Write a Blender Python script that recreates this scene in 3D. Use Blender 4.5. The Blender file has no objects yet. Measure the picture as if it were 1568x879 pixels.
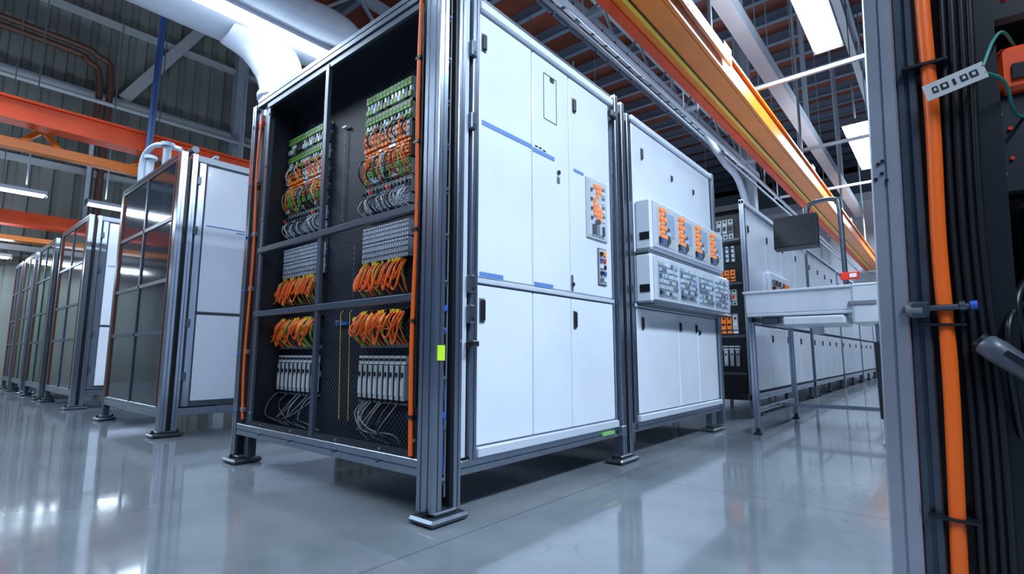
import bpy, math, random
from mathutils import Vector, Matrix
random.seed(7)
SC=bpy.context.scene
try:
    SC.view_settings.view_transform='Standard'; SC.view_settings.look='None'
except Exception as e: print(e)
# ---------------------------------------------------------------- materials
MATS={}
def mat(name,col,rough=.5,metal=0,emit=0,ecol=None,alpha=1,coat=0,spec=.5,noise=0,nscale=20,bump=0,bscale=200,stretch=None):
    if name in MATS: return MATS[name]
    m=bpy.data.materials.new(name); m.use_nodes=True
    nt=m.node_tree; b=nt.nodes["Principled BSDF"]
    c=(*col,1)
    b.inputs["Base Color"].default_value=c
    b.inputs["Roughness"].default_value=rough
    b.inputs["Metallic"].default_value=metal
    b.inputs["Coat Weight"].default_value=coat
    b.inputs["Coat Roughness"].default_value=.06
    b.inputs["Specular IOR Level"].default_value=spec
    b.inputs["Alpha"].default_value=alpha
    if emit:
        b.inputs["Emission Color"].default_value=(*(ecol or col),1)
        b.inputs["Emission Strength"].default_value=emit
    if noise or bump:
        tc=nt.nodes.new("ShaderNodeTexCoord"); mp=nt.nodes.new("ShaderNodeMapping")
        nt.links.new(tc.outputs["Object"],mp.inputs[0])
        if stretch: mp.inputs["Scale"].default_value=stretch
    if noise:
        n=nt.nodes.new("ShaderNodeTexNoise"); n.inputs["Scale"].default_value=nscale; n.inputs["Detail"].default_value=5
        nt.links.new(mp.outputs[0],n.inputs[0])
        r=nt.nodes.new("ShaderNodeValToRGB")
        r.color_ramp.elements[0].position=.3; r.color_ramp.elements[1].position=.7
        r.color_ramp.elements[0].color=(*[x*(1-noise) for x in col],1)
        r.color_ramp.elements[1].color=(*[min(1,x*(1+noise)) for x in col],1)
        nt.links.new(n.outputs[0],r.inputs[0]); nt.links.new(r.outputs[0],b.inputs["Base Color"])
        mr=nt.nodes.new("ShaderNodeMapRange"); mr.inputs[3].default_value=max(0.02,rough*(1-noise)); mr.inputs[4].default_value=min(1,rough*(1+noise))
        nt.links.new(n.outputs[0],mr.inputs[0]); nt.links.new(mr.outputs[0],b.inputs["Roughness"])
    MATS[name]=m; return m
WHITE=mat("white_enamel",(.69,.75,.86),.22,coat=.5,noise=.04,nscale=3)
WHITE2=mat("white_trim",(.48,.54,.64),.35)
GAPM=mat("seam_dark",(.06,.075,.10),.6)
ALU=mat("aluminium",(.40,.45,.53),.24,metal=.95,noise=.1,nscale=60,stretch=(1,1,.05))
ALUD=mat("aluminium_dark",(.11,.135,.17),.32,metal=.8,noise=.1,nscale=30)
STEEL=mat("stainless",(.62,.67,.74),.25,metal=.4,noise=.05,nscale=8)
DARK=mat("black_plastic",(.008,.010,.014),.35)
DARK2=mat("anthracite",(.010,.014,.022),.42)
FRAME=mat("frame_bluegrey",(.055,.075,.11),.35,metal=.3)
ORANGE=mat("orange_cable",(.85,.13,.010),.38)
ORED=mat("orange_beam",(.78,.075,.010),.4,noise=.15,nscale=2)
OYEL=mat("yellow_beam",(.85,.22,.012),.38,noise=.08,nscale=2)
YEL=mat("yellow",(.85,.55,.03),.4)
GREEN=mat("terminal_green",(.14,.36,.06),.45)
LIME=mat("lime_label",(.50,.75,.03),.5)
BLUE=mat("blue_tape",(.11,.22,.52),.45)
BLUEC=mat("blue_cap",(.02,.09,.4),.4)
RED=mat("red",(.75,.03,.01),.4)
LGREY=mat("module_lightgrey",(.46,.50,.52),.4)
MGREY=mat("module_grey",(.12,.14,.17),.42)
SILV=mat("module_silver",(.52,.56,.60),.3,metal=.4)
COPPER=mat("copper_edge",(.14,.055,.035),.4,metal=.4)
BROWN=mat("brown_pipe",(.10,.045,.03),.5)
PALE=mat("pale_paint",(.30,.36,.43),.5,noise=.08,nscale=2)
BLUEP=mat("blue_pole",(.05,.12,.32),.4)
TUBE=mat("led_tube",(.9,.95,1),.4,emit=26,ecol=(.76,.88,1.0))
TUBES=mat("led_tube_dim",(.9,.95,1),.4,emit=11,ecol=(.72,.86,1.0))
LEDO=mat("led_orange",(1,.3,.02),.4,emit=3,ecol=(1,.3,.03))
LEDR=mat("led_red",(1,.05,.02),.4,emit=4,ecol=(1,.05,.02))
LEDG=mat("led_teal",(.1,.8,.6),.4,emit=.8,ecol=(.1,.8,.6))
OMOD=mat("orange_module",(.95,.22,.02),.4)
OGLOW=mat("orange_indicator",(.95,.26,.02),.4,emit=.25,ecol=(1,.28,.02))
CONDUIT=mat("duct_white",(.60,.66,.74),.35,noise=.06,nscale=2)
def glass(name,col,alpha,rough=.05):
    m=mat(name,col,rough,alpha=alpha,coat=.6); return m
SMOKE=glass("smoked_glass",(.010,.018,.036),.78,.08)
GREENREFL=glass("green_reflection_glass",(.012,.10,.06),.72,.08)  # green glow and reflections put into the glass colour
CLEAR=glass("clear_cover",(.5,.65,.8),.06)

def perforated():
    m=bpy.data.materials.new("perforated_backplate"); m.use_nodes=True
    nt=m.node_tree; b=nt.nodes["Principled BSDF"]; L=nt.links
    tc=nt.nodes.new("ShaderNodeTexCoord"); sp=nt.nodes.new("ShaderNodeSeparateXYZ"); L.new(tc.outputs["Object"],sp.inputs[0])
    def sn(o,k):
        a=nt.nodes.new("ShaderNodeMath"); a.operation='MULTIPLY'; a.inputs[1].default_value=k; L.new(o,a.inputs[0])
        s=nt.nodes.new("ShaderNodeMath"); s.operation='SINE'; L.new(a.outputs[0],s.inputs[0]); return s.outputs[0]
    k=2*math.pi/.034
    s1=sn(sp.outputs[1],k); s2=sn(sp.outputs[2],k)
    mu=nt.nodes.new("ShaderNodeMath"); mu.operation='MULTIPLY'; L.new(s1,mu.inputs[0]); L.new(s2,mu.inputs[1])
    r=nt.nodes.new("ShaderNodeValToRGB"); r.color_ramp.elements[0].position=.02; r.color_ramp.elements[0].color=(.001,.002,.004,1)
    r.color_ramp.elements[1].position=.16; r.color_ramp.elements[1].color=(.030,.046,.078,1)
    L.new(mu.outputs[0],r.inputs[0]); L.new(r.outputs[0],b.inputs["Base Color"]); b.inputs["Roughness"].default_value=.5
    b.inputs["Specular IOR Level"].default_value=.25
    return m
PERF=perforated()

def floor_mat():
    m=bpy.data.materials.new("polished_epoxy_floor"); m.use_nodes=True
    nt=m.node_tree; b=nt.nodes["Principled BSDF"]; L=nt.links; N=nt.nodes.new
    tc=N("ShaderNodeTexCoord")
    n=N("ShaderNodeTexNoise"); n.inputs["Scale"].default_value=.9; n.inputs["Detail"].default_value=8; n.inputs["Roughness"].default_value=.6
    L.new(tc.outputs["Object"],n.inputs[0])
    r=N("ShaderNodeValToRGB"); r.color_ramp.elements[0].position=.3; r.color_ramp.elements[0].color=(.115,.138,.165,1)
    r.color_ramp.elements[1].position=.7; r.color_ramp.elements[1].color=(.215,.240,.268,1); L.new(n.outputs[0],r.inputs[0])
    br=N("ShaderNodeTexBrick"); br.offset=0; br.inputs["Scale"].default_value=1; br.inputs["Mortar Size"].default_value=.004
    br.inputs["Brick Width"].default_value=4; br.inputs["Row Height"].default_value=2.6
    br.inputs["Color1"].default_value=(1,1,1,1); br.inputs["Color2"].default_value=(1,1,1,1); br.inputs["Mortar"].default_value=(.55,.55,.57,1)
    mp=N("ShaderNodeMapping"); mp.inputs["Location"].default_value=(1.0,.985,0); L.new(tc.outputs["Object"],mp.inputs[0]); L.new(mp.outputs[0],br.inputs[0])
    mx=N("ShaderNodeMix"); mx.data_type='RGBA'; mx.blend_type='MULTIPLY'; mx.inputs[0].default_value=1
    L.new(r.outputs[0],mx.inputs[6]); L.new(br.outputs["Color"],mx.inputs[7])
    # faint curved scuffs: thin iso-line of a distorted noise, masked by large patches
    nd=N("ShaderNodeTexNoise"); nd.inputs["Scale"].default_value=1.1; nd.inputs["Detail"].default_value=1.5; nd.inputs["Distortion"].default_value=1.2; L.new(tc.outputs["Object"],nd.inputs[0])
    sb=N("ShaderNodeMath"); sb.operation='SUBTRACT'; sb.inputs[1].default_value=.5; L.new(nd.outputs[0],sb.inputs[0])
    ab=N("ShaderNodeMath"); ab.operation='ABSOLUTE'; L.new(sb.outputs[0],ab.inputs[0])
    rs=N("ShaderNodeMapRange"); rs.inputs[1].default_value=0; rs.inputs[2].default_value=.0035; rs.inputs[3].default_value=.30; rs.inputs[4].default_value=0; L.new(ab.outputs[0],rs.inputs[0])
    nm=N("ShaderNodeTexNoise"); nm.inputs["Scale"].default_value=1.9; L.new(tc.outputs["Object"],nm.inputs[0])
    mm=N("ShaderNodeMapRange"); mm.inputs[1].default_value=.5; mm.inputs[2].default_value=.6; L.new(nm.outputs[0],mm.inputs[0])
    ml=N("ShaderNodeMath"); ml.operation='MULTIPLY'; L.new(rs.outputs[0],ml.inputs[0]); L.new(mm.outputs[0],ml.inputs[1])
    mx2=N("ShaderNodeMix"); mx2.data_type='RGBA'; mx2.inputs[7].default_value=(.05,.06,.07,1); L.new(ml.outputs[0],mx2.inputs[0]); L.new(mx.outputs[2],mx2.inputs[6])
    L.new(mx2.outputs[2],b.inputs["Base Color"])
    n2=N("ShaderNodeTexNoise"); n2.inputs["Scale"].default_value=1.7; n2.inputs["Detail"].default_value=7; L.new(tc.outputs["Object"],n2.inputs[0])
    mr=N("ShaderNodeMapRange"); mr.inputs[1].default_value=.3; mr.inputs[2].default_value=.7; mr.inputs[3].default_value=.03; mr.inputs[4].default_value=.13
    L.new(n2.outputs[0],mr.inputs[0]); L.new(mr.outputs[0],b.inputs["Roughness"])
    b.inputs["Specular IOR Level"].default_value=1.0; b.inputs["IOR"].default_value=1.65
    n3=N("ShaderNodeTexNoise"); n3.inputs["Scale"].default_value=4; n3.inputs["Detail"].default_value=3; L.new(tc.outputs["Object"],n3.inputs[0])
    bp=N("ShaderNodeBump"); bp.inputs["Strength"].default_value=.025; bp.inputs["Distance"].default_value=.02
    L.new(n3.outputs[0],bp.inputs["Height"]); L.new(bp.outputs[0],b.inputs["Normal"])
    return m

# ---------------------------------------------------------------- builder
class B:
    def __init__(s,name): s.name=name; s.v=[]; s.f=[]; s.mi=[]; s.sm=[]; s.mats=[]
    def _m(s,m):
        if m not in s.mats: s.mats.append(m)
        return s.mats.index(m)
    def add(s,vs,fs,m,smooth=False):
        o=len(s.v); s.v+=[tuple(v) for v in vs]; k=s._m(m)
        for f in fs: s.f.append(tuple(i+o for i in f)); s.mi.append(k); s.sm.append(smooth)
    def box(s,x0,x1,y0,y1,z0,z1,m,c=0):
        if x0>x1:x0,x1=x1,x0
        if y0>y1:y0,y1=y1,y0
        if z0>z1:z0,z1=z1,z0
        if c<=0:
            s.add([(x0,y0,z0),(x1,y0,z0),(x1,y1,z0),(x0,y1,z0),(x0,y0,z1),(x1,y0,z1),(x1,y1,z1),(x0,y1,z1)],
              [(0,3,2,1),(4,5,6,7),(0,1,5,4),(1,2,6,5),(2,3,7,6),(3,0,4,7)],m)
        else:
            c=min(c,(x1-x0)*.45,(y1-y0)*.45,(z1-z0)*.45)
            X=(x0,x1);Y=(y0,y1);Z=(z0,z1); vs=[];idx={}
            for i in (0,1):
                for j in (0,1):
                    for k in (0,1):
                        sx=c if i==0 else -c; sy=c if j==0 else -c; sz=c if k==0 else -c
                        idx[i,j,k,'x']=len(vs); vs.append((X[i],Y[j]+sy,Z[k]+sz))
                        idx[i,j,k,'y']=len(vs); vs.append((X[i]+sx,Y[j],Z[k]+sz))
                        idx[i,j,k,'z']=len(vs); vs.append((X[i]+sx,Y[j]+sy,Z[k]))
            fs=[]
            I=lambda *a: idx[a]
            for i in (0,1):
                q=[I(i,0,0,'x'),I(i,1,0,'x'),I(i,1,1,'x'),I(i,0,1,'x')]; fs.append(q if i else q[::-1])
                q=[I(0,i,0,'y'),I(0,i,1,'y'),I(1,i,1,'y'),I(1,i,0,'y')]; fs.append(q if i else q[::-1])
                q=[I(0,0,i,'z'),I(1,0,i,'z'),I(1,1,i,'z'),I(0,1,i,'z')]; fs.append(q if i else q[::-1])
            cx=Vector(((x0+x1)/2,(y0+y1)/2,(z0+z1)/2))
            ex=[]
            for i in (0,1):
                for j in (0,1):
                    ex.append([I(i,j,0,'x'),I(i,j,0,'y'),I(i,j,1,'y'),I(i,j,1,'x')])
                    ex.append([I(i,0,j,'x'),I(i,0,j,'z'),I(i,1,j,'z'),I(i,1,j,'x')])
                    ex.append([I(0,i,j,'y'),I(0,i,j,'z'),I(1,i,j,'z'),I(1,i,j,'y')])
                    for k in (0,1): ex.append([I(i,j,k,'x'),I(i,j,k,'y'),I(i,j,k,'z')])
            for q in ex:
                a,b_,c_=[Vector(vs[t]) for t in q[:3]]
                nrm=(b_-a).cross(c_-a)
                if nrm.dot(a-cx)<0: q=q[::-1]
                fs.append(q)
            s.add(vs,fs,m)
    def mbox(s,M,u0,u1,v0,v1,w0,w1,m,c=0):
        a=M(u0,v0,w0); b=M(u1,v1,w1); s.box(a[0],b[0],a[1],b[1],a[2],b[2],m,c)
    def rbox(s,cen,size,rot,m):
        R=rot if isinstance(rot,Matrix) else Matrix.Rotation(rot[0],3,'X')@Matrix.Rotation(rot[1],3,'Y')@Matrix.Rotation(rot[2],3,'Z')
        hx,hy,hz=[q/2 for q in size]; c=Vector(cen)
        vs=[c+R@Vector(p) for p in [(-hx,-hy,-hz),(hx,-hy,-hz),(hx,hy,-hz),(-hx,hy,-hz),(-hx,-hy,hz),(hx,-hy,hz),(hx,hy,hz),(-hx,hy,hz)]]
        s.add(vs,[(0,3,2,1),(4,5,6,7),(0,1,5,4),(1,2,6,5),(2,3,7,6),(3,0,4,7)],m)
    def bar(s,p0,p1,w,h,m):
        p0=Vector(p0);p1=Vector(p1);d=p1-p0;L=d.length;d.normalize()
        up=Vector((0,0,1)) if abs(d.z)<.98 else Vector((0,1,0))
        sd=d.cross(up).normalized(); u2=sd.cross(d)
        R=Matrix((d,sd,u2)).transposed()
        s.rbox((p0+p1)/2,(L,w,h),R,m)
    def tube(s,pts,r,m,n=8,caps=True):
        pts=[Vector(p) for p in pts]; rings=[]; prev=None
        for i,p in enumerate(pts):
            if i==0: d=pts[1]-p
            elif i==len(pts)-1: d=p-pts[i-1]
            else: d=(pts[i+1]-p).normalized()+(p-pts[i-1]).normalized()
            d.normalize()
            if prev is None:
                a=Vector((0,0,1)) if abs(d.z)<.9 else Vector((1,0,0)); u=d.cross(a).normalized()
            else:
                u=(prev-d*prev.dot(d)); u=u.normalized() if u.length>1e-6 else d.orthogonal().normalized()
            prev=u; w=d.cross(u)
            rr=r[i] if isinstance(r,(list,tuple)) else r
            rings.append([p+(u*math.cos(t)+w*math.sin(t))*rr for t in [2*math.pi*k/n for k in range(n)]])
        vs=[v for R in rings for v in R]; fs=[]
        for i in range(len(rings)-1):
            for k in range(n):
                a=i*n+k;b=i*n+(k+1)%n; fs.append((a,b,b+n,a+n))
        s.add(vs,fs,m,True)
        if caps: s.add(rings[0],[tuple(range(n))[::-1]],m); s.add(rings[-1],[tuple(range(n))],m)
    def cyl(s,p0,p1,r,m,n=14): s.tube([p0,p1],r,m,n)
    def extr(s,poly,axis,a0,a1,m,smooth=False):
        n=len(poly)
        def P(q,a):
            return {'z':(q[0],q[1],a),'x':(a,q[0],q[1]),'y':(q[0],a,q[1])}[axis]
        vs=[P(q,a0) for q in poly]+[P(q,a1) for q in poly]
        s.add(vs,[(i,(i+1)%n,(i+1)%n+n,i+n) for i in range(n)],m,smooth)
        s.add(vs[:n],[tuple(range(n))[::-1]],m); s.add(vs[n:],[tuple(range(n))],m)
    def slot(s,axis,a0,a1,u0,u1,v0,v1,m,g=.008,d=.010):
        """T-slot aluminium extrusion"""
        cu=(u0+u1)/2;cv=(v0+v1)/2
        uu=[cu] if (u1-u0)<.09 else [u0+(u1-u0)*.28,u0+(u1-u0)*.72]
        vv=[cv] if (v1-v0)<.09 else [v0+(v1-v0)*.28,v0+(v1-v0)*.72]
        b=.003; P=[(u0+b,v0)]
        for c in uu: P+=[(c-g/2,v0),(c-g/2,v0+d),(c+g/2,v0+d),(c+g/2,v0)]
        P+=[(u1-b,v0),(u1,v0+b)]
        for c in vv: P+=[(u1,c-g/2),(u1-d,c-g/2),(u1-d,c+g/2),(u1,c+g/2)]
        P+=[(u1,v1-b),(u1-b,v1)]
        for c in uu[::-1]: P+=[(c+g/2,v1),(c+g/2,v1-d),(c-g/2,v1-d),(c-g/2,v1)]
        P+=[(u0+b,v1),(u0,v1-b)]
        for c in vv[::-1]: P+=[(u0,c+g/2),(u0+d,c+g/2),(u0+d,c-g/2),(u0,c-g/2)]
        P+=[(u0,v0+b)]
        s.extr(P,axis,a0,a1,m)
    def finish(s,xf=None):
        me=bpy.data.meshes.new(s.name); me.from_pydata([tuple(xf@Vector(v)) for v in s.v] if xf else s.v,[],s.f)
        for m in s.mats: me.materials.append(m)
        me.polygons.foreach_set("material_index",s.mi); me.polygons.foreach_set("use_smooth",s.sm)
        me.update()
        import bmesh
        bm=bmesh.new(); bm.from_mesh(me); bmesh.ops.recalc_face_normals(bm,faces=bm.faces); bm.to_mesh(me); bm.free()
        ob=bpy.data.objects.new(s.name,me); SC.collection.objects.link(ob); return ob
def mapX(x0): return lambda u,v,w:(x0-w,u,v)
def mapY(y0): return lambda u,v,w:(u,y0-w,v)
R=random.random
def spline(pts,k=6):
    P=[Vector(p) for p in pts]; P=[P[0]]+P+[P[-1]]; out=[]
    for i in range(1,len(P)-2):
        for j in range(k):
            t=j/k; a,b,c,d=P[i-1],P[i],P[i+1],P[i+2]
            out.append(.5*((2*b)+(c-a)*t+(2*a-5*b+4*c-d)*t*t+(3*b-a-3*c+d)*t**3))
    out.append(P[-2]); return out

# ---------------------------------------------------------------- room shell
b=B("floor"); FM=floor_mat(); b.box(-6,40,-9,18,-.1,0,FM); b.finish()
CM=mat("corrugated_olive",(.165,.185,.175),.5,noise=.2,nscale=.6)
b=B("wall_left")
P=[];x=-6
while x<40:
    P+=[(x,17.0),(x+.18,17.0),(x+.22,17.07),(x+.34,17.07),(x+.38,17.0)]; x+=.42
vs=[(p[0],p[1],0) for p in P]+[(p[0],p[1],12.6) for p in P]; n=len(P)
b.add(vs,[(i,i+1,i+1+n,i+n) for i in range(n-1)],CM)
b.box(-6,40,17.1,17.25,0,12.6,CM)
b.finish()
FW=mat("far_wall_paint",(.46,.50,.57),.6,noise=.1,nscale=.5)
b=B("wall_far"); b.box(38,38.2,-9,17,0,12.6,FW)
for z in (3,6,9): b.box(37.85,38,-9,17,z,z+.25,PALE)
b.finish()
b=B("wall_partition"); b.box(28.6,28.8,-9,17,0,8.2,FW); b.box(28.5,28.6,-9,17,7.9,8.25,PALE)
for y in (-8,-4,0,4,8,12): b.box(28.45,28.6,y,y+.25,0,8.2,PALE)
b.finish()
ROOF=mat("roof_deck_brown",(.13,.034,.020),.6,noise=.3,nscale=.7)
b=B("ceiling"); b.box(-6,40,-9,17.3,12.5,12.6,ROOF); b.finish()
PUR=mat("purlin_steel",(.15,.20,.28),.5,metal=.2)
b=B("roof_purlins"); 
x=-4
while x<38:
    b.box(x,x+.10,-9,17,12.15,12.5,PUR); b.box(x-.04,x+.14,-9,17,12.12,12.16,PUR); x+=1.4
b.finish()
b=B("roof_truss")
for y in (-4,1.5,7.5,13.2):
    b.box(-6,38,y,y+.25,11.85,12.12,PALE); b.box(-6,38,y,y+.2,10.6,10.78,PALE)
    x=-6
    while x<37:
        b.bar((x,y+.1,10.7),(x+1.3,y+.1,11.95),.08,.08,PALE); b.bar((x+1.3,y+.1,11.95),(x+2.6,y+.1,10.7),.08,.08,PALE); x+=2.6
b.box(-5,28,2.45,2.75,7.0,7.3,CONDUIT)
for x in (-3,3.5,10,16.5,23): b.box(x,x+.12,2.54,2.66,7.3,12.12,PALE)
b.finish()
b=B("wall_girts_and_braces")
W=mat("girt_paint",(.38,.42,.45),.5)
for z in (3.2,5.4,7.55,9.7,11.5): b.box(-6,38,16.8,17,z,z+.13,W)
b.bar((3.4,16.8,7.7),(5.3,16.8,10.9),.16,.28,W)
b.bar((8.5,16.8,7.7),(6.9,16.8,11.4),.16,.28,W)
for x0 in (-4,6.2,13,20,28): b.box(x0,x0+.28,16.6,16.98,0,12.4,PALE)
b.finish()
b=B("wall_pipework")
for i,dz in enumerate((0,.22)):
    b.tube(spline([(-6,16.45,8.7-dz),(1.5,16.45,8.65-dz),(2.7-dz,16.45,8.5-dz),(3.0-dz,16.45,8.1-dz),(3.0-dz,16.45,6),(3.0-dz,16.45,.2)],6),.075,BROWN,10)
b.tube([(-6,16.35,7.25),(38,16.35,7.25)],.06,W,8)
b.tube([(-6,16.35,6.3),(38,16.35,6.3)],.09,mat("pipe_cream",(.42,.38,.28),.4),8)
b.finish()
LP=.88
LC=(.72,.86,1.0)
def strip_geo(b,x0,x1,y,z,w,m):
    b.box(x0,x1,y-w/2,y+w/2,z,z+.07,WHITE2,.01)
    b.box(x0+.03,x1-.03,y-w*.42,y-w*.05,z-.03,z,m,.01); b.box(x0+.03,x1-.03,y+w*.05,y+w*.42,z-.03,z,m,.01)
    b.box(x0-.02,x0,y-w/2,y+w/2,z-.04,z+.08,MGREY); b.box(x1,x1+.02,y-w/2,y+w/2,z-.04,z+.08,MGREY)
def lamp(par,x0,x1,y,z,w,pw,up=.35):
    for k,(e,zz,rot) in enumerate(((pw,z-.06,0),(pw*up,z+.15,math.pi))):
        if e<=0: continue
        l=bpy.data.lights.new("lamp","AREA"); l.shape='RECTANGLE'; l.size=x1-x0; l.size_y=w*1.5; l.energy=e*LP; l.color=LC
        o=bpy.data.objects.new("lamp_down" if k==0 else "added_up_fill",l); o.location=((x0+x1)/2,y,zz); o.rotation_euler=(rot,0,0); SC.collection.objects.link(o); o.parent=par  # the upward one is an added fill that brightens roof and walls
def strip(name,x0,x1,y,z,w=.3,m=TUBE,pw=None,ytop=12.1,up=.3):
    b=B(name); strip_geo(b,x0,x1,y,z,w,m)
    for xx in (x0+.3,x1-.3): b.cyl((xx,y,z+.07),(xx,y,ytop),.012,MGREY,6)
    o=b.finish()
    if pw: lamp(o,x0,x1,y,z,w,pw,up)
strip("added_strip_light",7.2,9.9,1.15,6,.45,pw=310)
strip("added_strip_light",13.6,17.3,1.2,6,.55,pw=340)
strip("added_strip_light",22,26,1.2,6.4,.4,pw=500)  # unseen strip, added to brighten the partition wall
strip("added_strip_light",1.2,4.2,-1.6,4.8,.4,pw=440)  # added out of view to light the aisle-side doors
strip("added_strip_light",-3,0,-2.0,4.8,.4,pw=260)  # unseen fill behind the camera, added for lighting
strip("added_strip_light",-3,0,4,5.6,.4,pw=100)  # out-of-view strip, added as extra fill
strip("added_strip_light",-3.5,-.5,9.5,5.6,.4,pw=190,up=.8)  # off-screen strip, added to lift the left wall
strip("added_strip_light",10,14,8,7.4,.3,pw=380)
strip("added_strip_light",20,24,8,7.4,.3,pw=420)
strip("added_strip_light",-1.2,1.6,13.0,3.75,.22,TUBES,pw=130,up=.6)
strip("added_strip_light",2.2,3.6,13.0,3.75,.22,TUBES,pw=90,up=.6)
strip("added_strip_light",-.8,1.5,16.0,2.9,.22,TUBES,pw=110,up=.4)  # added for its white glow, in place of bright white equipment

# white duct with integrated light strip
b=B("ventilation_duct")
yc=6.72;zc=5.22;ry=.74;rz=.22
poly=[(yc+ry*math.copysign(abs(math.cos(t))**.55,math.cos(t)),zc+rz*math.copysign(abs(math.sin(t))**.55,math.sin(t))) for t in [2*math.pi*i/36 for i in range(36)]]
b.extr(poly,'x',-5,3.0,CONDUIT,True)
N0=len(poly); rings=[]
for i in range(7):
    t=i/6*math.pi/2; k=.45+.55*math.cos(t); xx=3.0+.85*math.sin(t)
    rings.append([(xx,yc-.25*math.sin(t)+(p[0]-yc)*k,zc+(p[1]-zc)*k) for p in poly])
vs=[v for r_ in rings for v in r_]
b.add(vs,[(i*N0+j,i*N0+(j+1)%N0,(i+1)*N0+(j+1)%N0,(i+1)*N0+j) for i in range(6) for j in range(N0)]+[tuple(range(6*N0,7*N0))],CONDUIT,True)
for xx in (-3,-1,1): b.extr([(yc+(p[0]-yc)*1.03,zc+(p[1]-zc)*1.06) for p in poly],'x',xx,xx+.05,WHITE2)
pp=spline([(2.5,7.0,5.18),(2.85,6.98,5.05),(3.12,6.98,4.78),(3.2,7.0,4.42),(3.2,7.02,4.0),(3.2,7.02,3.4),(3.2,7.02,2.78)],6)
b.tube(pp,[.33]*12+[max(.26,.33-.01*i) for i in range(len(pp)-12)],CONDUIT,22)
b.tube([(3.2,7.02,4.38),(3.2,7.02,4.32)],.30,WHITE2,20)
for xx in (-2,2): b.cyl((xx,yc,5.4),(xx,yc,12.1),.015,MGREY,6)
strip_geo(b,-1.2,3.80,6.42,4.95,.28,TUBE)
o=b.finish(); lamp(o,-1.2,3.7,6.42,4.91,.22,260,0)

def ibeam(b,x0,x1,y,z0,z1,w,m,tw=.05):
    b.box(x0,x1,y-w/2,y+w/2,z0,z0+.04,m); b.box(x0,x1,y-w/2,y+w/2,z1-.04,z1,m); b.box(x0,x1,y-tw/2,y+tw/2,z0+.04,z1-.04,m)
b=B("overhead_crane_beam")
b.box(-4,28,2.02,2.52,4.5,4.90,OYEL,.015)
b.box(-4,28,2.285,2.30,4.488,4.5,DARK); b.box(-4,28,2.30,2.345,4.475,4.5,YEL)
b.box(-4,28,2.44,2.56,4.47,4.51,ORED)
b.box(-4,28,1.98,2.02,4.50,4.53,OYEL); b.box(-4,28,1.98,2.02,4.86,4.90,OYEL)
b.box(-4,7.0,1.94,1.98,4.66,4.82,ALU)
x=-1
while x<6.9:
    b.cyl((x,1.935,4.70),(x,1.942,4.70),.018,DARK,8); b.cyl((x,1.935,4.78),(x,1.942,4.78),.018,DARK,8); x+=.14
for x in (1,7,13,19,25):
    b.cyl((x,2.2,4.9),(x,2.2,12.1),.03,PALE,8); b.box(x-.15,x+.15,1.98,2.56,4.90,4.98,ALUD)
b.finish()
b=B("overhead_crane_beam")
ibeam(b,-6,20,10.3,4.15,4.5,.3,ORED,.2)
for x in (-2,4,10,16): b.cyl((x,10.3,4.5),(x,10.3,12.1),.04,PALE,8)
b.finish()
b=B("crane_truss_girder")
b.box(-6,3.2,10.62,10.77,3.86,4.02,OYEL,.01)
for x0 in (-1.2,.9,2.3): b.bar((x0,10.70,3.95),(x0+.35,10.60,4.3),.07,.07,OYEL); b.bar((x0+.55,10.70,3.95),(x0+.2,10.60,4.3),.07,.07,OYEL)
b.box(-6,3.2,10.55,10.62,4.25,4.33,OYEL)
b.finish()
b=B("crane_runway_beam")
b.box(-6,6,15.3,15.6,3.55,3.85,ORED); b.box(-6,6,15.3,15.6,3.2,3.3,OYEL)
for x0 in (-1,2.6): b.cyl((x0,15.45,3.8),(x0,15.45,6.4),.05,PALE,8)
b.finish()
b=B("hanging_pole"); b.cyl((2.42,10.0,3.9),(2.55,10.0,12.1),.05,BLUEP,10); b.cyl((2.42,10.0,2.9),(2.42,10.0,3.9),.07,PALE,10); b.finish()
b=B("overhead_pipe")
b.tube([(-3,2.78,4.42),(28,2.78,4.42)],.035,WHITE,10)
b.tube([(-3,3.3,4.9),(28,3.3,4.9)],.025,PALE,8)
for x in (0,4,8,12,16,20,24): b.cyl((x,2.78,4.42),(x,2.78,12.1),.012,PALE,6)
b.tube(spline([(9.6,3.2,4.9),(9.6,2.9,4.3),(9.9,2.75,4.0),(10.2,2.7,3.4),(10.2,2.7,2.66)],6),.06,CONDUIT,12)
for x in (5.5,9,12.5,16): b.box(x,x+.06,-2,3.5,5.2,5.26,PALE); b.cyl((x+.03,-1.9,5.2),(x+.03,-1.9,12.1),.015,PALE,6); b.cyl((x+.03,3.4,5.2),(x+.03,3.4,12.1),.015,PALE,6)
b.finish()
for (x,y) in ((16.4,4.1),):
    b=B("steel_column")
    b.box(x,x+.3,y,y+.05,0,11.8,PALE); b.box(x,x+.3,y+.35,y+.4,0,11.8,PALE); b.box(x+.12,x+.18,y+.05,y+.35,0,11.8,PALE); b.box(x-.1,x+.4,y-.1,y+.5,0,.04,PALE)
    b.finish()
b=B("cable_tray")
for y in (3.6,3.95): b.box(2,15,y,y+.03,5.6,5.72,PUR)
xx=2
while xx<15: b.box(xx,xx+.04,3.6,3.98,5.6,5.62,PUR); xx+=.4
for x in (3,9,14): b.cyl((x,3.6,5.7),(x,3.6,12.1),.012,PALE,6)
b.finish()

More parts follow.
